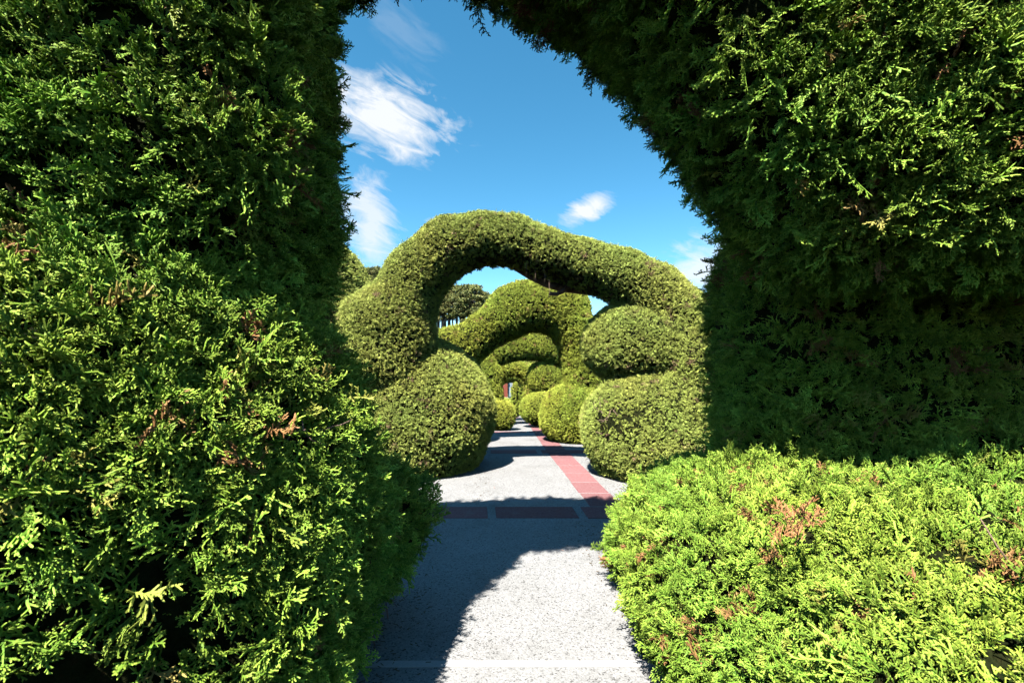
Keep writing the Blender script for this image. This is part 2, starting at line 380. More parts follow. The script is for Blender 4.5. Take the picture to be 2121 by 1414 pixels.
def surface(prims, cell, k=0.14, seed=1, amp=0.03, floor=True, fine=0.0):
    """Smooth union of primitives, turned into a mesh (surface nets)."""
    lo = np.full(3, 1e9); hi = -lo
    for p in prims:
        if p[0] == 'e': lo = np.minimum(lo, np.array(p[1]) - p[2]); hi = np.maximum(hi, np.array(p[1]) + p[2])
        elif p[0] == 's':
            for q in p[1]:
                lo = np.minimum(lo, np.array([q[0] - max(p[2]), p[3] - p[4], q[1] - max(p[2])])); hi = np.maximum(hi, np.array([q[0] + max(p[2]), p[3] + p[4], q[1] + max(p[2])]))
        else:
            R = max(p[2]) * np.array([1, p[3] if len(p) > 3 else 1, 1])
            for q in p[1]: lo = np.minimum(lo, np.array(q) - R); hi = np.maximum(hi, np.array(q) + R)
    lo -= 2.5 * cell + amp; hi += 2.5 * cell + amp
    n = np.ceil((hi - lo) / cell).astype(int) + 1
    ax = [lo[i] + cell * np.arange(n[i]) for i in range(3)]
    P = np.stack(np.meshgrid(*ax, indexing='ij'), -1)
    D = None
    for p in prims:
        d = sd_ell(P, p[1], p[2], p[3] if len(p) > 3 else 2.0) if p[0] == 'e' else sd_slab(P, *p[1:]) if p[0] == 's' else sd_tube(P, p[1], p[2], p[3] if len(p) > 3 else 1.0)
        D = d if D is None else smin(D, d, k)
    D = D + amp * lump(P, seed) + (fine * lump(P, seed + 900, 9.0) if fine else 0)
    ins = D < 0
    c = np.zeros(tuple(n - 1), int)
    for i in (0, 1):
        for j in (0, 1):
            for l in (0, 1): c += ins[i:n[0] - 1 + i, j:n[1] - 1 + j, l:n[2] - 1 + l]
    act = (c > 0) & (c < 8); idx = -np.ones(act.shape, int); ids = np.argwhere(act); idx[act] = np.arange(len(ids))
    acc = np.zeros((len(ids), 3)); cnt = np.zeros(len(ids))
    offs = [(i, j, l) for i in (0, 1) for j in (0, 1) for l in (0, 1)]
    for a in offs:
        for ax_ in range(3):
            if a[ax_]: continue
            b = list(a); b[ax_] = 1
            da = D[tuple((ids + a).T)]; db = D[tuple((ids + b).T)]; m = (da < 0) != (db < 0)
            t = np.where(m, da / np.where(m, da - db, 1), 0)
            pt = ids + np.array(a) + t[:, None] * (np.array(b) - np.array(a))
            acc[m] += pt[m]; cnt[m] += 1
    V = lo + cell * acc / cnt[:, None]
    F = []
    for a in range(3):
        b, e = (a + 1) % 3, (a + 2) % 3
        s0 = [slice(1, n[i] - 1) for i in range(3)]; s0[a] = slice(0, n[a] - 1); s1 = list(s0); s1[a] = slice(1, n[a])
        A = ins[tuple(s0)]; B = ins[tuple(s1)]
        for flip, mk in ((False, A & ~B), (True, ~A & B)):
            g = np.argwhere(mk); 
            st = np.array([1, 1, 1]); st[a] = 0; g = g + st
            ub = np.eye(3, dtype=int)[b]; ue = np.eye(3, dtype=int)[e]
            q = [idx[tuple((g - x).T)] for x in (0 * ub, ub, ub + ue, ue)]
            q = np.stack(q if not flip else q[::-1], 1); F.append(q)
    F = np.concatenate(F)
    if floor: V[:, 2] = np.maximum(V[:, 2], gz(V[:, 1]) + 0.01)
    return V, F
AREA = {}
def clipped(name, parent, prims, group, dens, smin_, smax_, cell=0.09, seed=1, amp=0.03, k=0.14, dfn=None, inset=0.03):
    near = group is G_NEAR
    if near: cell = 0.06
    V, F = surface(prims, cell, k, seed, amp, fine=0.022 if near else 0.006)
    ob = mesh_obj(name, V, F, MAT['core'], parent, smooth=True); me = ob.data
    nv = len(V); no = np.empty(nv * 3, np.float32); me.vertices.foreach_get('normal', no); no = no.reshape(-1, 3)
    d = np.full(nv, float(dens))
    if dfn is not None: d = dfn(V, no, d)
    d = d * np.clip(1.0 + 0.55 * lump(V, seed + 500, 4.5), 0.35, 1.3)
    if near: d = d * np.clip(1.0 + 0.95 * lump(V, seed + 700, 13.0), 0.45 if seed == 6 else 0.12, 1.7)
    me.vertices.foreach_set('co', (V - no * inset).astype(np.float32).ravel())
    a = me.attributes.new('dens', 'FLOAT', 'POINT'); a.data.foreach_set('value', d.astype(np.float32))
    me.update()
    md = ob.modifiers.new('foliage', 'NODES'); md.node_group = group
    ids = [s.identifier for s in group.interface.items_tree if s.in_out == 'INPUT']
    md[ids[1]] = seed; md[ids[2]] = float(smin_); md[ids[3]] = float(smax_)
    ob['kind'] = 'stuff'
    p = V[F]; ar = 0.5 * np.linalg.norm(np.cross(p[:, 2] - p[:, 0], p[:, 3] - p[:, 1]), axis=1)
    AREA[parent.name + '/' + name] = (round(float(ar.sum()), 1), int((ar * d[F].mean(1)).sum()))
    return ob, V, no, F
def face_cam(V, no, d, back=0.35):     # thin the sides turned away from the walk's visible side
    v = np.array([0, 0, EYE]) - V; v /= np.linalg.norm(v, axis=1)[:, None]
    f = (v * no).sum(1); return d * np.clip(0.75 + 0.9 * f, back, 1.0)
def add_sprays(parent, V, no, n, seed, smin_=0.9, smax_=1.5, xr=None):
    """the largest single sprays, standing proud of the near foliage: one object each"""
    rng = np.random.default_rng(seed)
    dist = np.linalg.norm(V - np.array([0, 0, EYE]), axis=1)
    sx = V[:, 0] / np.maximum(V[:, 1], 0.05); sy = (V[:, 2] - EYE) / np.maximum(V[:, 1], 0.05)
    vis = (V[:, 1] > 0.5) & (np.abs(sx) < 1.15) & (sy > -0.72) & (sy < 0.82) & (((np.array([0, 0, EYE]) - V) * no).sum(1) > 0.05)
    ok = np.argwhere(vis).ravel()
    if len(ok) == 0: return
    w = 1 / dist[ok] ** 2; pick = rng.choice(ok, size=min(n, len(ok)), replace=False, p=w / w.sum())
    for i in pick:
        o = link_obj('leaf_spray', SPRAY[rng.integers(len(SPRAY))], parent)
        d = no[i] + np.array([0, 0, 0.3]) + rng.normal(0, 0.45, 3); d /= np.linalg.norm(d)
        R = Matrix(rot_to(d, rng.uniform(0, 6.28)).tolist()).to_4x4()
        o.matrix_basis = Matrix.Translation(Vector(V[i] - no[i] * 0.03)) @ R @ Matrix.Scale(float(rng.uniform(smin_, smax_)), 4)
def spray_at(parent, x, y, d, direction, n, spread, seed, smin_=1.0, smax_=1.5, dry=False):
    rng = np.random.default_rng(seed); c = px(x, y, d)
    for i in range(n):
        o = link_obj('leaf_spray', (DRY if dry else SPRAY)[rng.integers(4)], parent)
        u = np.asarray(direction, float) + rng.normal(0, 0.45, 3); u /= np.linalg.norm(u)
        o.matrix_basis = Matrix.Translation(Vector(c + rng.normal(0, 1, 3) * spread)) @ Matrix(rot_to(u, rng.uniform(0, 6.28)).tolist()).to_4x4() @ Matrix.Scale(float(rng.uniform(smin_, smax_)), 4)
        if dry: o['label'] = 'dead brown spray'
def make_sprays():
    r = []
    for i in range(8):
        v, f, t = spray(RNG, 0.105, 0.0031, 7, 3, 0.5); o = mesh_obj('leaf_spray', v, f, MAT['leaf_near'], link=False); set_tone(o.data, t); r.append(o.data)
    return r
SPRAY = make_sprays()
def make_dry():
    r = []
    for me in SPRAY[:4]:
        c = me.copy(); c.materials.clear(); c.materials.append(MAT['dry']); r.append(c)
    return r
DRY = make_dry()
def trunk(parent, pts, radii, name='trunk', mat='bark', n=8):
    v, f = tube(pts, radii, n); return mesh_obj(name, v, f, MAT[mat], parent, smooth=True)

# ------------------------------------------------------------------ ground, walk, pavers
def build_ground():
    xs = np.concatenate([-np.geomspace(2500, 14, 26), np.linspace(-12, 12, 33), np.geomspace(14, 2500, 26)])
    ys = np.concatenate([-np.geomspace(300, 2, 10), np.linspace(-1, 34, 71), np.geomspace(36, 3000, 40)])
    V = []; F = []
    for y in ys:
        for x in xs:
            z = float(gz(y)) - 0.012
            if y > STEP1: z += 0.55 * min(1, (y - STEP1) / 0.5)
            h = 10.2 * math.exp(-((x + 26) / 34) ** 2) * (1 / (1 + math.exp(-(y - 78) / 6.0)))
            V.append((x, y, z + h))
    nx = len(xs)
    for j in range(len(ys) - 1):
        for i in range(nx - 1): F.append((j * nx + i, j * nx + i + 1, (j + 1) * nx + i + 1, (j + 1) * nx + i))
    o = mesh_obj('ground', V, F, MAT['soil'], smooth=True); tag(o, kind='structure')
build_ground()
def hill_z(x, y):
    return float(gz(y)) + 0.54 + 10.2 * math.exp(-((x + 26) / 34) ** 2) * (1 / (1 + math.exp(-(y - 78) / 6.0)))
T_L, T_R = -1.0, 2.25
def build_walk():
    ss = np.linspace(-2.5, STEP0, 90); V = []; F = []
    for s in ss:
        for t in (T_L, T_R): V.append(pw(t, s, 0.0))
        for t in (T_R, T_L): V.append(pw(t, s, -0.10))
    for j in range(len(ss) - 1):
        a = j * 4; F += [(a, a + 1, a + 5, a + 4), (a + 1, a + 2, a + 6, a + 5), (a + 3, a, a + 4, a + 7)]
    w = mesh_obj('garden_walk', V, F, MAT['concrete']); tag(w, kind='structure')
    def slab(name, t0, t1, s0, s1, mat, top, bev, thick=0.05):
        c = [np.array(pw(t, s, top)) for t, s in ((t0, s0), (t1, s0), (t1, s1), (t0, s1))]
        V = []
        def ring(ins, dz):
            m = sum(c) / 4; r = []
            for k in range(4):
                d = m - c[k]; d[2] = 0; r.append(c[k] + d / np.linalg.norm(d) * ins * 1.414 + np.array([0, 0, dz]))
            return r
        V += ring(0, -thick) + ring(0, -bev) + ring(bev, 0)
        F = [(3, 2, 1, 0), (8, 9, 10, 11)] + [(r + k, r + (k + 1) % 4, r + 4 + (k + 1) % 4, r + 4 + k) for r in (0, 4) for k in range(4)]
        return mesh_obj(name, V, F, MAT[mat], w)
    rng = random.Random(5)
    # cross bands of red pavers, one at each arch
    bands = [4.92 + 3.62 * i for i in range(7)]
    for b in bands:
        t = T_L + 0.06
        off = -0.075
        edges = []
        x = 0.185 - 0.955 * 3
        while x < T_R - 0.05:
            a, e = max(x, T_L + 0.05), min(x + 0.87, T_R - 0.04)
            if e - a > 0.12: slab('paver', a, e, b - 0.185 + rng.uniform(-.006, .006), b + 0.185 + rng.uniform(-.006, .006), 'paver', 0.005 + rng.uniform(-.001, .002), 0.008)
            x += 0.955
    # the lengthwise strip, paver by paver between the bands
    for i in range(len(bands) - 1):
        s0, s1 = bands[i] + 0.205, bands[i + 1] - 0.205; n = 6; L = (s1 - s0) / n
        for k in range(n):
            slab('paver', 1.255 + rng.uniform(-.006, .006), 1.635 + rng.uniform(-.006, .006), s0 + k * L + 0.013, s0 + (k + 1) * L - 0.013, 'paver', 0.005 + rng.uniform(-.001, .002), 0.006)
    slab('cement_joint', T_L + 0.02, T_R - 0.02, 2.405, 2.455, 'cement', 0.004, 0.001, 0.02)
    # flecks of dry leaf litter on the concrete
    for k, (t, s) in enumerate(((1.05, 3.35), (0.98, 3.05), (1.02, 2.75), (0.72, 3.9), (0.2, 5.9), (0.9, 2.5), (0.55, 2.25))):
        c = np.array(pw(t, s, 0.006)); a = rng.uniform(0, 3.1); u = np.array([math.cos(a), math.sin(a), 0]); v = np.array([-u[1], u[0], 0])
        P = [c - u * .018, c - u * .006 + v * .007 + [0, 0, .004], c + u * .016 + [0, 0, .006], c - v * .006 + [0, 0, .002]]
        o = mesh_obj('fallen_leaf', P + [p + np.array([0, 0, .0012]) for p in P], [(3, 2, 1, 0), (4, 5, 6, 7)] + [(j, (j + 1) % 4, 4 + (j + 1) % 4, 4 + j) for j in range(4)], MAT['litter'])
        tag(o, 'small dry reddish leaf lying on the pale concrete walk', 'leaf', 'dry leaves on the walk')
    V = []; F = []; g = np.random.default_rng(3)
    for k in range(900):
        side = g.random() < 0.5; s = g.uniform(1.8, 12) if k % 3 else g.uniform(2.2, 4.5)
        t = (-0.62 + abs(g.normal(0, .16))) if side else (1.15 - abs(g.normal(0, .13)) + (0.75 if s > 5.2 else 0))
        if s > 5.2 and side: t += 0.55
        c = np.array(pw(t, s, 0.0055)); a = g.uniform(0, 3.14); L = g.uniform(.004, .014); w = g.uniform(.0012, .003)
        u = np.array([math.cos(a), math.sin(a), 0]) * L; v = np.array([-math.sin(a), math.cos(a), 0]) * w; o = len(V)
        V += [c - u - v, c + u - v, c + u + v, c - u + v]; V += [p + np.array([0, 0, .002]) for p in V[o:o + 4]]
        F += [(o + 3, o + 2, o + 1, o), (o + 4, o + 5, o + 6, o + 7)] + [(o + j, o + (j + 1) % 4, o + 4 + (j + 1) % 4, o + 4 + j) for j in range(4)]
    l = mesh_obj('leaf_litter', V, F, MAT['clippings']); tag(l, 'fine brown clippings scattered along the edges of the concrete walk', 'litter', kind='stuff')
build_walk()

# ------------------------------------------------------------------ arch 1: the one the picture looks through
def arch_one():
    a = empty('topiary_arch', (0.2, 2.4, 0), 'tall dark hedge arch framing the view, its inner sides in deep shade', 'hedge arch', 'clipped hedge arches along the walk')
    left = [('e', (-1.83, 2.15, 2.7), (0.90, 0.72, 1.80), 2.5), ('e', (-2.7, 2.1, 2.8), (1.0, 0.75, 1.8), 2.5)]
    band = [('s', [(-1.82, 3.85), (-1.15, 4.30), (-0.40, 4.34), (0.18, 4.10), (0.70, 3.80), (1.16, 3.34), (1.50, 2.84), (1.72, 2.46), (2.1, 2.5)], [0.62, 0.5, 0.47, 0.49, 0.52, 0.54, 0.52, 0.47, 0.46], 2.3, 0.60, 3.0)]
    dfn = lambda V, no, d: face_cam(V, no, d, 0.3)
    _, V1, n1, _ = clipped('arch_foliage', a, left + band, G_NEAR, 300, 0.75, 1.4, 0.09, 3, 0.035, 0.3, dfn)
    ball = [('e', (2.28, 2.22, 3.38), (1.08, 0.74, 1.36), 3.0), ('e', (3.2, 2.1, 3.3), (1.2, 0.74, 1.35), 3.0), ('e', (2.48, 3.05, 1.4), (1.05, 0.68, 1.75), 2.8), ('e', (3.4, 3.2, 1.2), (1.3, 0.8, 1.25), 2.6)]
    _, V2, n2, _ = clipped('ball_foliage', a, ball, G_NEAR, 300, 0.75, 1.4, 0.09, 4, 0.04, 0.1, dfn)
    add_sprays(a, np.concatenate([V1, V2]), np.concatenate([n1, n2]), 280, 21)
    spray_at(a, 1965, 110, 1.66, (-.2, -1, .2), 9, 0.03, 77, 0.5, 0.85, True)
    trunk(a, [(-1.85, 2.4, 0), (-1.8, 2.4, 1.2), (-1.9, 2.4, 2.6)], [0.11, 0.09, 0.06])
    trunk(a, [(2.55, 3.1, 0), (2.5, 3.05, 1.2), (2.4, 2.6, 2.6)], [0.11, 0.09, 0.06])
    return a
A1 = arch_one()
def added_shade_arch():  # added unseen arch behind the camera, blocks sky light from the shaded hedge sides
    a = empty('topiary_arch', (0.6, -2.2, 0), 'added hedge arch out of view behind the camera, keeping sky light off the tall dark one', 'hedge arch', 'clipped hedge arches along the walk')
    band = [('s', [(-2.0, 0.6), (-1.9, 2.4), (-1.3, 3.6), (-0.3, 4.0), (0.9, 3.8), (2.0, 3.1), (2.7, 1.9), (2.8, 0.6)], [0.9, 0.85, 0.6, 0.5, 0.5, 0.6, 0.85, 0.95], -2.2, 0.65, 3.0)]
    clipped('arch_foliage', a, band, G_MID, 60, 1.4, 2.0, 0.14, 33, 0.04, 0.3)
    for x in (-1.9, 2.7): trunk(a, [(x, -2.2, 0), (x, -2.2, 2.2)], [0.11, 0.07])
added_shade_arch()
def mounds_one():
    m = empty('shrub_mound', (-1.75, 2.2, 0), 'big shaggy green mound with brown dry sprays at the foot of the tall dark arch', 'shrub')
    hol = px(590, 905, 1.72); hol2 = px(190, 1370, 1.30)
    pr = [('e', (-1.78, 2.15, 0.82), (1.10, 0.92, 1.33), 2.3), ('e', (-2.3, 1.75, 0.9), (1.2, 0.95, 1.25), 2.3), ('e', (-0.90, 2.98, 0.56), (0.30, 0.40, 0.36))]
    _, V, no, _ = clipped('foliage', m, pr, G_NEAR, 310, 0.8, 1.5, 0.09, 5, 0.05, 0.3, lambda V, no, d: face_cam(V, no, d, 0.3) * np.where((V[:, 0] > -0.95) & (V[:, 1] > 2.2) & (V[:, 2] < 0.75), 0.45, 1.0) * np.where(np.linalg.norm(V - hol, axis=1) < 0.13, 0.06, 1) * np.where(np.linalg.norm(V - hol2, axis=1) < 0.16, 0.1, 1))
    add_sprays(m, V, no, 290, 22)
    spray_at(m, 850, 1060, 2.95, (1, .1, .35), 22, 0.075, 78, 1.0, 1.5)
    rng = np.random.default_rng(31)
    for i in range(16):       # bare twigs in the hollow of the sunny side
        p = hol + rng.normal(0, .06, 3) + [-.03, .08, 0]; dd = rng.normal(0, 1, 3); dd /= np.linalg.norm(dd); pts = [p]
        for k in range(5): dd = dd + rng.normal(0, .45, 3); dd /= np.linalg.norm(dd); pts.append(pts[-1] + dd * .03)
        trunk(m, pts, np.linspace(.0035, .0015, 6), 'twig', 'twig', 4)
    for i in range(26):       # bare curling twigs where the mound has died back beside the walk
        p = np.array([-0.72 - rng.uniform(0, .14), rng.uniform(2.15, 2.95), rng.uniform(0.05, 0.62)]); d = rng.normal(0, 1, 3) * np.array([.35, .8, 1]); d[2] = abs(d[2]); d /= np.linalg.norm(d)
        pts = [p]
        for k in range(6):
            d = d + rng.normal(0, 0.42, 3); d[0] *= 0.6; d /= np.linalg.norm(d); pts.append(pts[-1] + d * 0.045)
        trunk(m, pts, np.linspace(0.0045, 0.0018, 7), 'twig', 'twig', 4)
    trunk(m, [(-1.7, 2.2, 0), (-1.7, 2.2, 0.7)], [0.08, 0.05])
    r = empty('shrub_mound', (2.0, 2.2, 0), 'low flat-topped sunlit yellow-green shrub spilling over the walk edge', 'shrub')
    pr = [('e', (2.03, 2.75, 0.38), (1.33, 1.25, 0.63), 2.5), ('e', (2.60, 1.5, 0.42), (1.62, 1.45, 0.63), 2.5), ('e', (2.95, 2.45, 0.52), (1.15, 0.9, 0.80), 2.0)]
    _, V, no, _ = clipped('foliage', r, pr, G_NEAR, 360, 0.65, 1.2, 0.09, 6, 0.04, 0.3, lambda V, no, d: face_cam(V, no, d, 0.3))
    add_sprays(r, V, no, 290, 23, 0.7, 1.3)
    spray_at(r, 1640, 1082, 1.66, (0, -.3, 1), 9, 0.03, 80, 0.6, 0.9, True)
    spray_at(r, 1630, 1125, 1.6, (0, -.3, 1), 4, 0.02, 81, 0.5, 0.8, True)
    for p in ((1.5, 1.35, .98), (1.75, 1.2, 1.0), (1.25, 1.0, .95)):
        p = np.array(p); trunk(r, [p, p + [-.03, .03, .07], p + [-.07, .04, .15]], [0.004, .003, .002], 'twig', 'twig', 4)
    trunk(r, [(2.0, 2.2, 0), (2.0, 2.2, 0.5)], [0.08, 0.05])
mounds_one()

# ------------------------------------------------------------------ arches further along
def path_pts(lst, d): return [tuple(px(x, y, d)) for x, y in lst]
def arch_two():
    d = 6.75; sc = d / FPX
    a = empty('topiary_arch', (0.1, d, 0), 'clipped green hedge arch with a bare bent branch under its crossing', 'hedge arch', 'clipped hedge arches along the walk')
    cl = path_pts([(826, 770), (832, 700), (834, 635), (864, 572), (930, 512), (1000, 497), (1060, 500), (1130, 526), (1210, 549), (1290, 574), (1347, 612), (1393, 664), (1410, 724)], d)
    rad = [0.50, 0.50, 0.48, 0.45, 0.42, 0.385, 0.375, 0.36, 0.365, 0.40, 0.46, 0.52, 0.50]
    body = [('t', cl, rad, 1.35), ('e', px(795, 668, d), (0.62, 0.85, 0.52)), ('e', px(785, 740, d), (0.66, 0.85, 0.60))]
    dfn = lambda V, no, dd: face_cam(V, no, dd, 0.4) * np.clip(1.0 - 0.75 * np.clip((-no[:, 2] - 0.55) * 3, 0, 1) * (V[:, 2] > 2.3), 0.25, 1)
    clipped('arch_foliage', a, body, G_MID, 760, 0.34, 0.64, 0.09, 7, 0.016, 0.12, dfn)
    clipped('ball_foliage', a, [('e', px(1345, 710, d + 0.2), (1.04, 0.95, 0.72), 2.05), ('e', px(1435, 765, d - 0.05), (0.68, 0.9, 0.9), 2.0)], G_MID, 760, 0.34, 0.62, 0.09, 8, 0.025, 0.12, lambda V, no, dd: face_cam(V, no, dd, 0.4))
    bp = path_pts([(1040, 540), (1072, 557), (1100, 573), (1135, 588), (1165, 596), (1210, 603), (1255, 611), (1300, 620)], d + 0.12)
    trunk(a, bp, [0.03, 0.045, 0.055, 0.065, 0.065, 0.055, 0.05, 0.045], 'branch', 'bark')
    trunk(a, path_pts([(1180, 592), (1166, 603), (1152, 609), (1138, 608)], d + 0.02), [0.036, 0.035, 0.031, 0.03], 'branch_stub', 'bark')
    trunk(a, path_pts([(1160, 588), (1148, 594), (1136, 591)], d + 0.06), [0.03, 0.03, 0.028], 'branch_stub', 'bark')
    for x0, y0 in ((1108, 572), (1090, 560), (1128, 575), (1137, 605)):
        trunk(a, path_pts([(x0, y0 - 30), (x0 + 1, y0), (x0 - 1, y0 + 14)], d - 0.3), [.003, .003, .002], 'twig', 'twig', 4)
    p0 = px(1400, 800, d); trunk(a, [(p0[0], d, 0), (p0[0], d, 1.3), (p0[0] - .1, d, 2.2)], [0.1, 0.09, 0.06])
    p0 = px(800, 800, d); trunk(a, [(p0[0], d, 0), (p0[0], d, 1.6), (p0[0] + .1, d, 2.4)], [0.1, 0.09, 0.06])
    m = empty('shrub_mound', (-1.5, 7.1, 0), 'large domed clipped shrub with its shaded flank bulging over the grey concrete', 'shrub')
    clipped('foliage', m, [('e', (-1.62, 7.15, 0.80), (1.37, 1.15, 1.30), 1.95)], G_MID, 720, 0.36, 0.66, 0.09, 9, 0.04, 0.1, lambda V, no, dd: face_cam(V, no, dd, 0.4))
    trunk(m, [(-1.6, 7.1, 0), (-1.6, 7.1, .8)], [.08, .05])
    m = empty('shrub_mound', (2.4, 6.9, 0), 'wide clipped shrub with a grey bare patch beside the red paver strip', 'shrub')
    bare = px(1265, 875, 6.1)
    clipped('foliage', m, [('e', (2.62, 6.72, 0.64), (1.60, 1.05, 1.17), 2.0)], G_MID, 720, 0.36, 0.66, 0.09, 10, 0.04, 0.1, lambda V, no, dd: face_cam(V, no, dd, 0.4) * np.where(np.linalg.norm(V - bare, axis=1) < 0.26, 0.35, 1))
    rng = np.random.default_rng(41)
    for i in range(30):
        p = bare + rng.normal(0, .13, 3) * [1, .4, 1] + [0.05, .1, 0]; dd = rng.normal(0, 1, 3); dd /= np.linalg.norm(dd); pts = [p]
        for k in range(4): dd = dd + rng.normal(0, .5, 3); dd /= np.linalg.norm(dd); pts.append(pts[-1] + dd * .05)
        trunk(m, pts, np.linspace(.006, .003, 5), 'twig', 'twig', 3)
    trunk(m, [(2.5, 7, 0), (2.5, 7, .7)], [.08, .05])
arch_two()

def arch_three():
    d = 10.2; g = float(gz(d))
    a = empty('topiary_arch', (0.3, d, g), 'domed clipped hedge arch with a long sunlit shoulder sloping off to one side', 'hedge arch', 'clipped hedge arches along the walk')
    cl = path_pts([(955, 775), (962, 730), (1000, 688), (1052, 655), (1088, 636), (1115, 632), (1156, 645), (1188, 682), (1204, 735), (1208, 790)], d)
    body = [('t', cl, [0.36, 0.38, 0.42, 0.51, 0.54, 0.54, 0.52, 0.48, 0.46, 0.44], 1.3),
            ('e', px(1116, 634, d), (1.17, 0.66, 0.58), 2.1),
            ('t', path_pts([(985, 706), (930, 718), (860, 735), (780, 750)], d), [0.42, 0.42, 0.45, 0.5], 1.2)]
    clipped('arch_foliage', a, body, G_FAR, 420, 0.46, 0.76, 0.10, 12, 0.02, 0.08, lambda V, no, dd: face_cam(V, no, dd, 0.35))
    for x in (965, 1205):
        p = px(x, 800, d); trunk(a, [(p[0], d, g), (p[0], d, 1.4)], [0.09, 0.06])
    m = empty('shrub_mound', (1.4, d, g), 'bright yellow-green clipped shrub swelling against the end of the red paver strip', 'shrub')
    clipped('foliage', m, [('e', (1.62, 10.25, 0.45), (1.00, 0.95, 0.78), 2.2)], G_FAR, 420, 0.46, 0.78, 0.10, 13, 0.03, 0.1, lambda V, no, dd: face_cam(V, no, dd, 0.35))
    trunk(m, [(1.6, 10.3, g), (1.6, 10.3, .6)], [.07, .05])
    m = empty('shrub_mound', (-1.6, d, g), 'clipped shrub mostly hidden behind the large domed shrub', 'shrub')
    clipped('foliage', m, [('e', (-1.62, 10.0, 0.6), (1.08, 0.9, 0.95), 2.2)], G_FAR, 380, 0.48, 0.80, 0.10, 14, 0.03, 0.1, lambda V, no, dd: face_cam(V, no, dd, 0.35))
    trunk(m, [(-1.6, 10, g), (-1.6, 10, .6)], [.07, .05])
arch_three()

def arch_four():
    d = 14.8; g = float(gz(d))
    a = empty('topiary_arch', (0.2, d, g), 'sunlit clipped hedge arch with a flat lintel between a cone and a ball', 'hedge arch', 'clipped hedge arches along the walk')
    body = [('t', path_pts([(1000, 745), (1045, 722), (1090, 714), (1130, 716), (1165, 735)], d), [0.42, 0.48, 0.50, 0.48, 0.42], 1.2)]
    clipped('arch_foliage', a, body, G_FAR, 380, 0.48, 0.80, 0.10, 15, 0.03, 0.15, lambda V, no, dd: face_cam(V, no, dd, 0.35))
    clipped('cone_foliage', a, [('t', path_pts([(1012, 742), (1013, 775), (1015, 822)], d - 0.4), [0.24, 0.40, 0.42])], G_FAR, 380, 0.48, 0.80, 0.10, 16, 0.02, 0.1)
    clipped('ball_foliage', a, [('e', px(1131, 782, d + 0.1), (0.64, 0.6, 0.57), 2.2)], G_FAR, 380, 0.48, 0.80, 0.10, 17, 0.02, 0.1)
    for x in (1015, 1140):
        p = px(x, 800, d); trunk(a, [(p[0], d, g), (p[0], d, 1.2)], [0.08, 0.05])
    m = empty('shrub_mound', (-0.3, 13, float(gz(12.9))), 'small rounded shrub with orange-brown tips casting a shadow on the walk', 'shrub')
    c = px(1036, 860, 12.9)
    clipped('foliage', m, [('e', c, (0.42, 0.5, 0.42), 2.2)], G_FAR, 400, 0.5, 0.85, 0.09, 18, 0.03, 0.1)
    trunk(m, [(c[0], c[1], float(gz(c[1]))), (c[0], c[1], c[2])], [.05, .03])
    m = empty('shrub_mound', (1.1, 14.3, float(gz(14.3))), 'lime-green clipped shrub under the ball of the flat-lintel arch', 'shrub')
    c = px(1127, 846, 14.1)
    clipped('foliage', m, [('e', c, (0.76, 0.75, 0.52), 2.2)], G_FAR, 380, 0.48, 0.80, 0.10, 19, 0.03, 0.1)
    trunk(m, [(c[0], c[1], float(gz(c[1]))), (c[0], c[1], c[2])], [.05, .03])
arch_four()

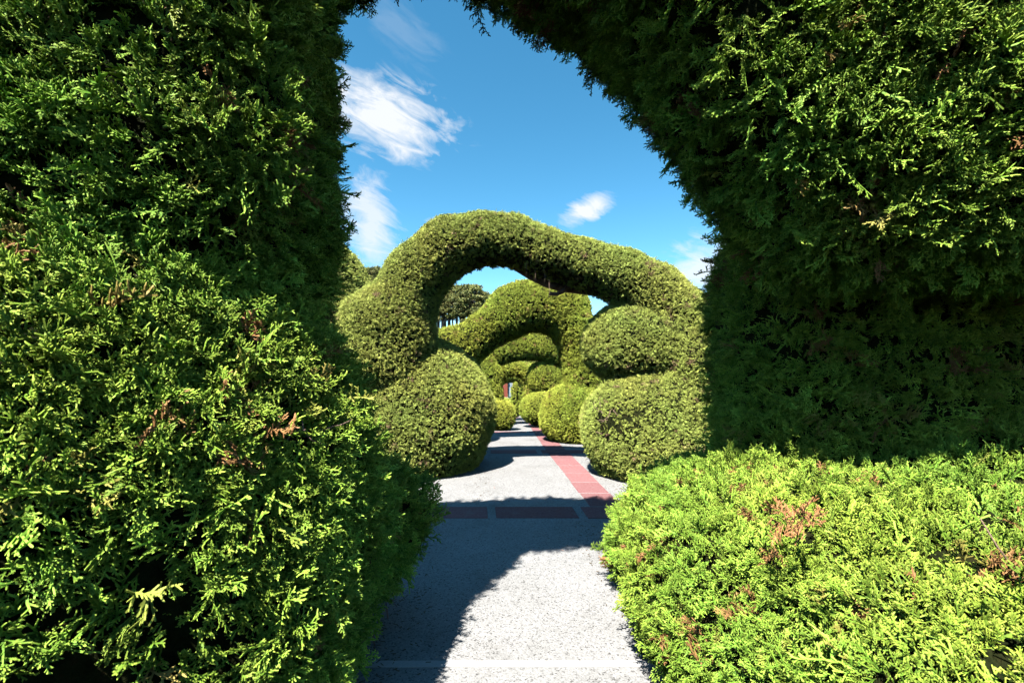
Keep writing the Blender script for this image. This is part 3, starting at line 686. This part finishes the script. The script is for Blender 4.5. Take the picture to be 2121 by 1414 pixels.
def far_arches():
    labels = ['small yellow-green hedge arch seen under the flat lintel arch', 'dark low hedge arch just beyond the small yellow-green one', 'last hedge arch, standing before the steps and the red gate pier']
    for i, (d, l, r, top, inn) in enumerate(((17.0, 1020, 1106, 753, 775), (20.4, 1020, 1098, 768, 784), (24.0, 1022, 1092, 777, 789))):
        g = float(gz(d)); px_m = FPX / d
        a = empty('topiary_arch', (0, d, g), labels[i], 'hedge arch', 'clipped hedge arches along the walk')
        w = (r - l); cx = (l + r) / 2; th = (inn - top) / px_m / 2 + 0.06; mid = (top + inn) / 2
        yb = HY + (EYE - g - 0.5) * px_m
        cl = path_pts([(l, yb), (l + 1, mid + 22), (l + w * .14, mid + 8), (cx - w * .15, mid), (cx + w * .15, mid), (r - w * .14, mid + 8), (r - 1, mid + 22), (r, yb)], d)
        clipped('arch_foliage', a, [('t', cl, [0.3, 0.3, th + .03, th, th, th + .03, 0.3, 0.3], 1.5)], G_FAR, 200, 0.75, 1.1, 0.10, 50 + i, 0.02, 0.12)
        for x in (l, r):
            p = px(x, 800, d); trunk(a, [(p[0], d, g), (p[0], d, g + 1.2)], [0.07, 0.04])
        shx = ((1030, 1114), (1040, 1112), (1044, 1102))[i]
        for sx, lab in ((shx[0], 'shrub beneath the shaded leg of the '), (shx[1], 'bright shrub beneath the sunlit leg of the ')):
            c = px(sx, yb + 6, d - 0.3); c[2] = g + 0.36
            m = empty('shrub_mound', (c[0], c[1], g), lab + ['small yellow-green arch', 'dark low arch', 'last arch before the steps'][i], 'shrub', 'small shrubs at the feet of the far arches')
            clipped('foliage', m, [('e', c, (0.5, 0.62, 0.46), 2.2)], G_FAR, 200, 0.75, 1.1, 0.10, 60 + i * 2 + (sx > cx), 0.03, 0.1)
            trunk(m, [(c[0], c[1], g), tuple(c)], [.04, .03])
    # clipped cones by the walk
    for i, (x, yt, yb, d, rw, lab) in enumerate(((1067, 787, 823, 18.6, 0.16, 'slim lime-green topiary cone beside the far walk'), (1077, 782, 822, 22.2, 0.30, 'broad yellow topiary cone behind the slim lime-green one'))):
        g = float(gz(d)); b = px(x, yb, d); t = px(x, yt, d)
        c = empty('topiary_cone', (b[0], d, g), lab, 'topiary', 'topiary cones')
        clipped('foliage', c, [('t', [t - [0, 0, .1], (t + b) / 2, (b[0], d, g + 0.25)], [0.05, rw, rw * 1.25])], G_FAR, 260, 0.55, 0.8, 0.07, 70 + i, 0.01, 0.1)
        trunk(c, [(b[0], d, g), tuple((t + b) / 2)], [.03, .02])
far_arches()

# topiary standing off the walk
def side_topiary():
    c = px(655, 700, 9.6)
    m = empty('topiary_dome', (c[0], c[1], float(gz(9.6))), 'tall rounded topiary rising beside the tall dark arch, pine tops behind it', 'topiary')
    clipped('foliage', m, [('e', (-4.4, 9.6, 1.9), (1.75, 1.3, 2.5), 2.0)], G_MID, 230, 0.7, 1.05, 0.10, 80, 0.05, 0.3, lambda V, no, dd: face_cam(V, no, dd, 0.35))
    trunk(m, [(c[0], 9.6, 0), (c[0], 9.6, 1.5)], [.09, .06])
    c = px(1492, 690, 11.0)
    m = empty('topiary_dome', (c[0], c[1], float(gz(11))), 'rusty-tipped topiary peeping out beside the shaded arch side', 'topiary')
    clipped('foliage', m, [('e', (c[0] + .5, 11.0, 1.1), (1.0, 1.0, 1.75), 2.0)], G_FAR, 230, 0.7, 1.05, 0.10, 81, 0.05, 0.3, lambda V, no, dd: face_cam(V, no, dd, 0.35))
    trunk(m, [(c[0] + .5, 11, -.2), (c[0] + .5, 11, 1.3)], [.09, .06])
side_topiary()

# ------------------------------------------------------------------ steps and gate at the end of the walk
def far_end():
    st = empty('garden_steps', (-0.15, STEP0, float(gz(STEP0))), 'flight of low pale concrete steps at the far end of the walk', 'steps')
    for k in range(5):
        y0 = STEP0 + 0.004 + k * 0.55; x0 = -1.3; x1 = 1.0; z0 = float(gz(STEP0)) + k * 0.11
        v, f = box(((x0 + x1) / 2, y0 + 0.275, z0 - 0.1), (x1 - x0, 0.546, 0.42), 0.012); mesh_obj('step', v, f, MAT['concrete'], st)
    zt = float(gz(STEP0)) + 0.54
    yb = 31.2
    x = px(1045.5, 800, yb)[0]
    p = empty('gate_pier', (x, yb, zt), 'red painted gate pier with a white cap at the end of the walk', 'pier')
    v, f = box((x, yb, zt + 0.60), (0.40, 0.40, 1.16), 0.01); mesh_obj('shaft', v, f, MAT['red_wall'], p)
    v, f = box((x, yb, zt + 1.21), (0.50, 0.50, 0.06), 0.012); mesh_obj('cap', v, f, MAT['white'], p)
    v, f = box((x, yb, zt + 0.01), (0.46, 0.46, 0.06), 0.01); mesh_obj('plinth', v, f, MAT['cement'], p)
    g = empty('garden_gate', (x + 0.38, yb, zt), 'pale blue-grey gate leaf beside the red pier', 'gate')
    for i in range(4):
        v, f = box((x + 0.265 + i * 0.062, yb + .02, zt + 0.53), (0.058, 0.03, 0.94), 0.004); mesh_obj('plank', v, f, MAT['gate'], g)
    for z in (0.2, 0.85):
        v, f = box((x + 0.36, yb + 0.055, zt + z), (0.26, 0.03, 0.07), 0.004); mesh_obj('rail', v, f, MAT['gate'], g)
    v, f = box((x + 0.515, yb, zt + 0.51), (0.05, 0.05, 1.0), 0.006); mesh_obj('post', v, f, MAT['white'], g)
    # dark trees closing the view behind the gate
    for i, (xx, yy, h, r) in enumerate(((-1.6, 36, 3.4, 1.5), (0.6, 37, 3.8, 1.7), (-4.4, 38, 3.6, 1.6), (3.4, 38, 3.2, 1.6))):
        z = float(gz(yy)) + .5
        c = empty('broadleaf_bush', (xx, yy, z), 'rounded dark green bush closing the view behind the gate pier', 'bush', 'bushes behind the gate')
        clipped('foliage', c, [('e', (xx, yy, z + h / 2), (r, r, h / 2), 2.0)], G_MID, 70, 1.6, 2.4, 0.2, 90 + i, 0.12, 0.3)
        trunk(c, [(xx, yy, z), (xx, yy, z + h / 2)], [.08, .05])
far_end()

# ------------------------------------------------------------------ pine grove on the hill
def pine_meshes(seed, H, R):
    rng = np.random.default_rng(seed); V = []; F = []; T = []
    limbs = []
    pads = []
    n = 17
    for i in range(n):
        u = i / (n - 1); z = H * (0.36 + 0.60 * u ** 0.8) + rng.uniform(-.4, .4); rr = R * (0.35 + 0.75 * math.sin(math.pi * min(1, 0.28 + 0.72 * u))) * rng.uniform(0.5, 1.0)
        an = i * 2.4 + rng.uniform(-.5, .5); c = np.array([rr * math.cos(an), rr * math.sin(an), z]); pads.append((c, rng.uniform(0.35, 0.8) * R * 0.55))
        limbs.append(tube([(0, 0, z - 0.5 - 0.25 * rr), tuple(c * [0.5, 0.5, 1] - [0, 0, 0.25]), tuple(c)], [0.06, 0.045, 0.02], 4))
    pads.append((np.array([0, 0, H * 0.97]), R * 0.4))
    for c, r in pads:
        for k in range(85):
            q = rng.normal(0, 1, 3); q /= np.linalg.norm(q); q *= rng.random() ** 0.4; p = c + q * np.array([r, r, r * 0.36])
            d = rng.normal(0, 1, 3) + [0, 0, 0.7]; d /= np.linalg.norm(d); s = np.cross(d, rng.normal(0, 1, 3)); s /= np.linalg.norm(s)
            L = rng.uniform(0.22, 0.42); w = 0.09; o = len(V)
            V += [p - s * w, p + s * w, p + d * L + s * w * .6, p + d * L - s * w * .6]; F.append((o, o + 1, o + 2, o + 3)); T += [0.2, 0.2, 1.0, 1.0]
    crown = mesh_obj('crown', V, F, MAT['pine'], link=False); set_tone(crown.data, T)
    tr = tube([(0, 0, -0.3), (rng.uniform(-.1, .1), 0, H * .3), (rng.uniform(-.15, .15), .05, H * .65), (0, 0, H * .95)], [0.20, 0.16, 0.11, 0.04], 7)
    v, f = join([tr] + limbs); trunk_ = mesh_obj('trunk', v, f, MAT['pinebark'], link=False, smooth=True)
    return crown.data, trunk_.data
PINES = [pine_meshes(100 + i, 9.5, 1.9 + 0.2 * i) for i in range(4)]
def plant_pines():
    rng = random.Random(9)
    spots = []
    for i in range(24): spots.append((-18.5 + 12.6 * ((i * 0.618) % 1), 96 + 12 * ((i * 0.377) % 1), 'g'))
    spots += [(-6.1, 97, 'g'), (-6.9, 101, 'g'), (-8.0, 96, 'g')]
    for i in range(9): spots.append((-37 + 11 * ((i * 0.618) % 1), 92 + 8 * ((i * 0.377) % 1), 'l'))
    for i, (x, y, k) in enumerate(spots):
        z = hill_z(x, y)
        if k == 'g':
            ptop = 592 if x < -7.6 else 612
            want = EYE + (HY - ptop) / FPX * y + rng.uniform(-1.1, 0.3) - z
        else: want = EYE + (HY - 556) / FPX * y + rng.uniform(-1.2, .5) - z
        s = want / 9.5
        lab = 'bare-stemmed pine in the dark grove on the hill beyond the arches' if k == 'g' else 'dark pine whose top shows above the hedge beside the rounded topiary'
        o = empty('pine_tree', (x, y, z), lab, 'tree', 'pines of the hill grove' if k == 'g' else 'pines beyond the rounded topiary')
        o.rotation_euler = (0, 0, rng.uniform(0, 6.28)); o.scale = (s * rng.uniform(.9, 1.1),) * 2 + (s,)
        for nm, me in zip(('crown', 'trunk'), PINES[i % 4]):
            c = bpy.data.objects.new(nm, me); COL.objects.link(c); c.parent = o
plant_pines()
print('AREA', AREA, 'total', sum(v[1] for v in AREA.values()))
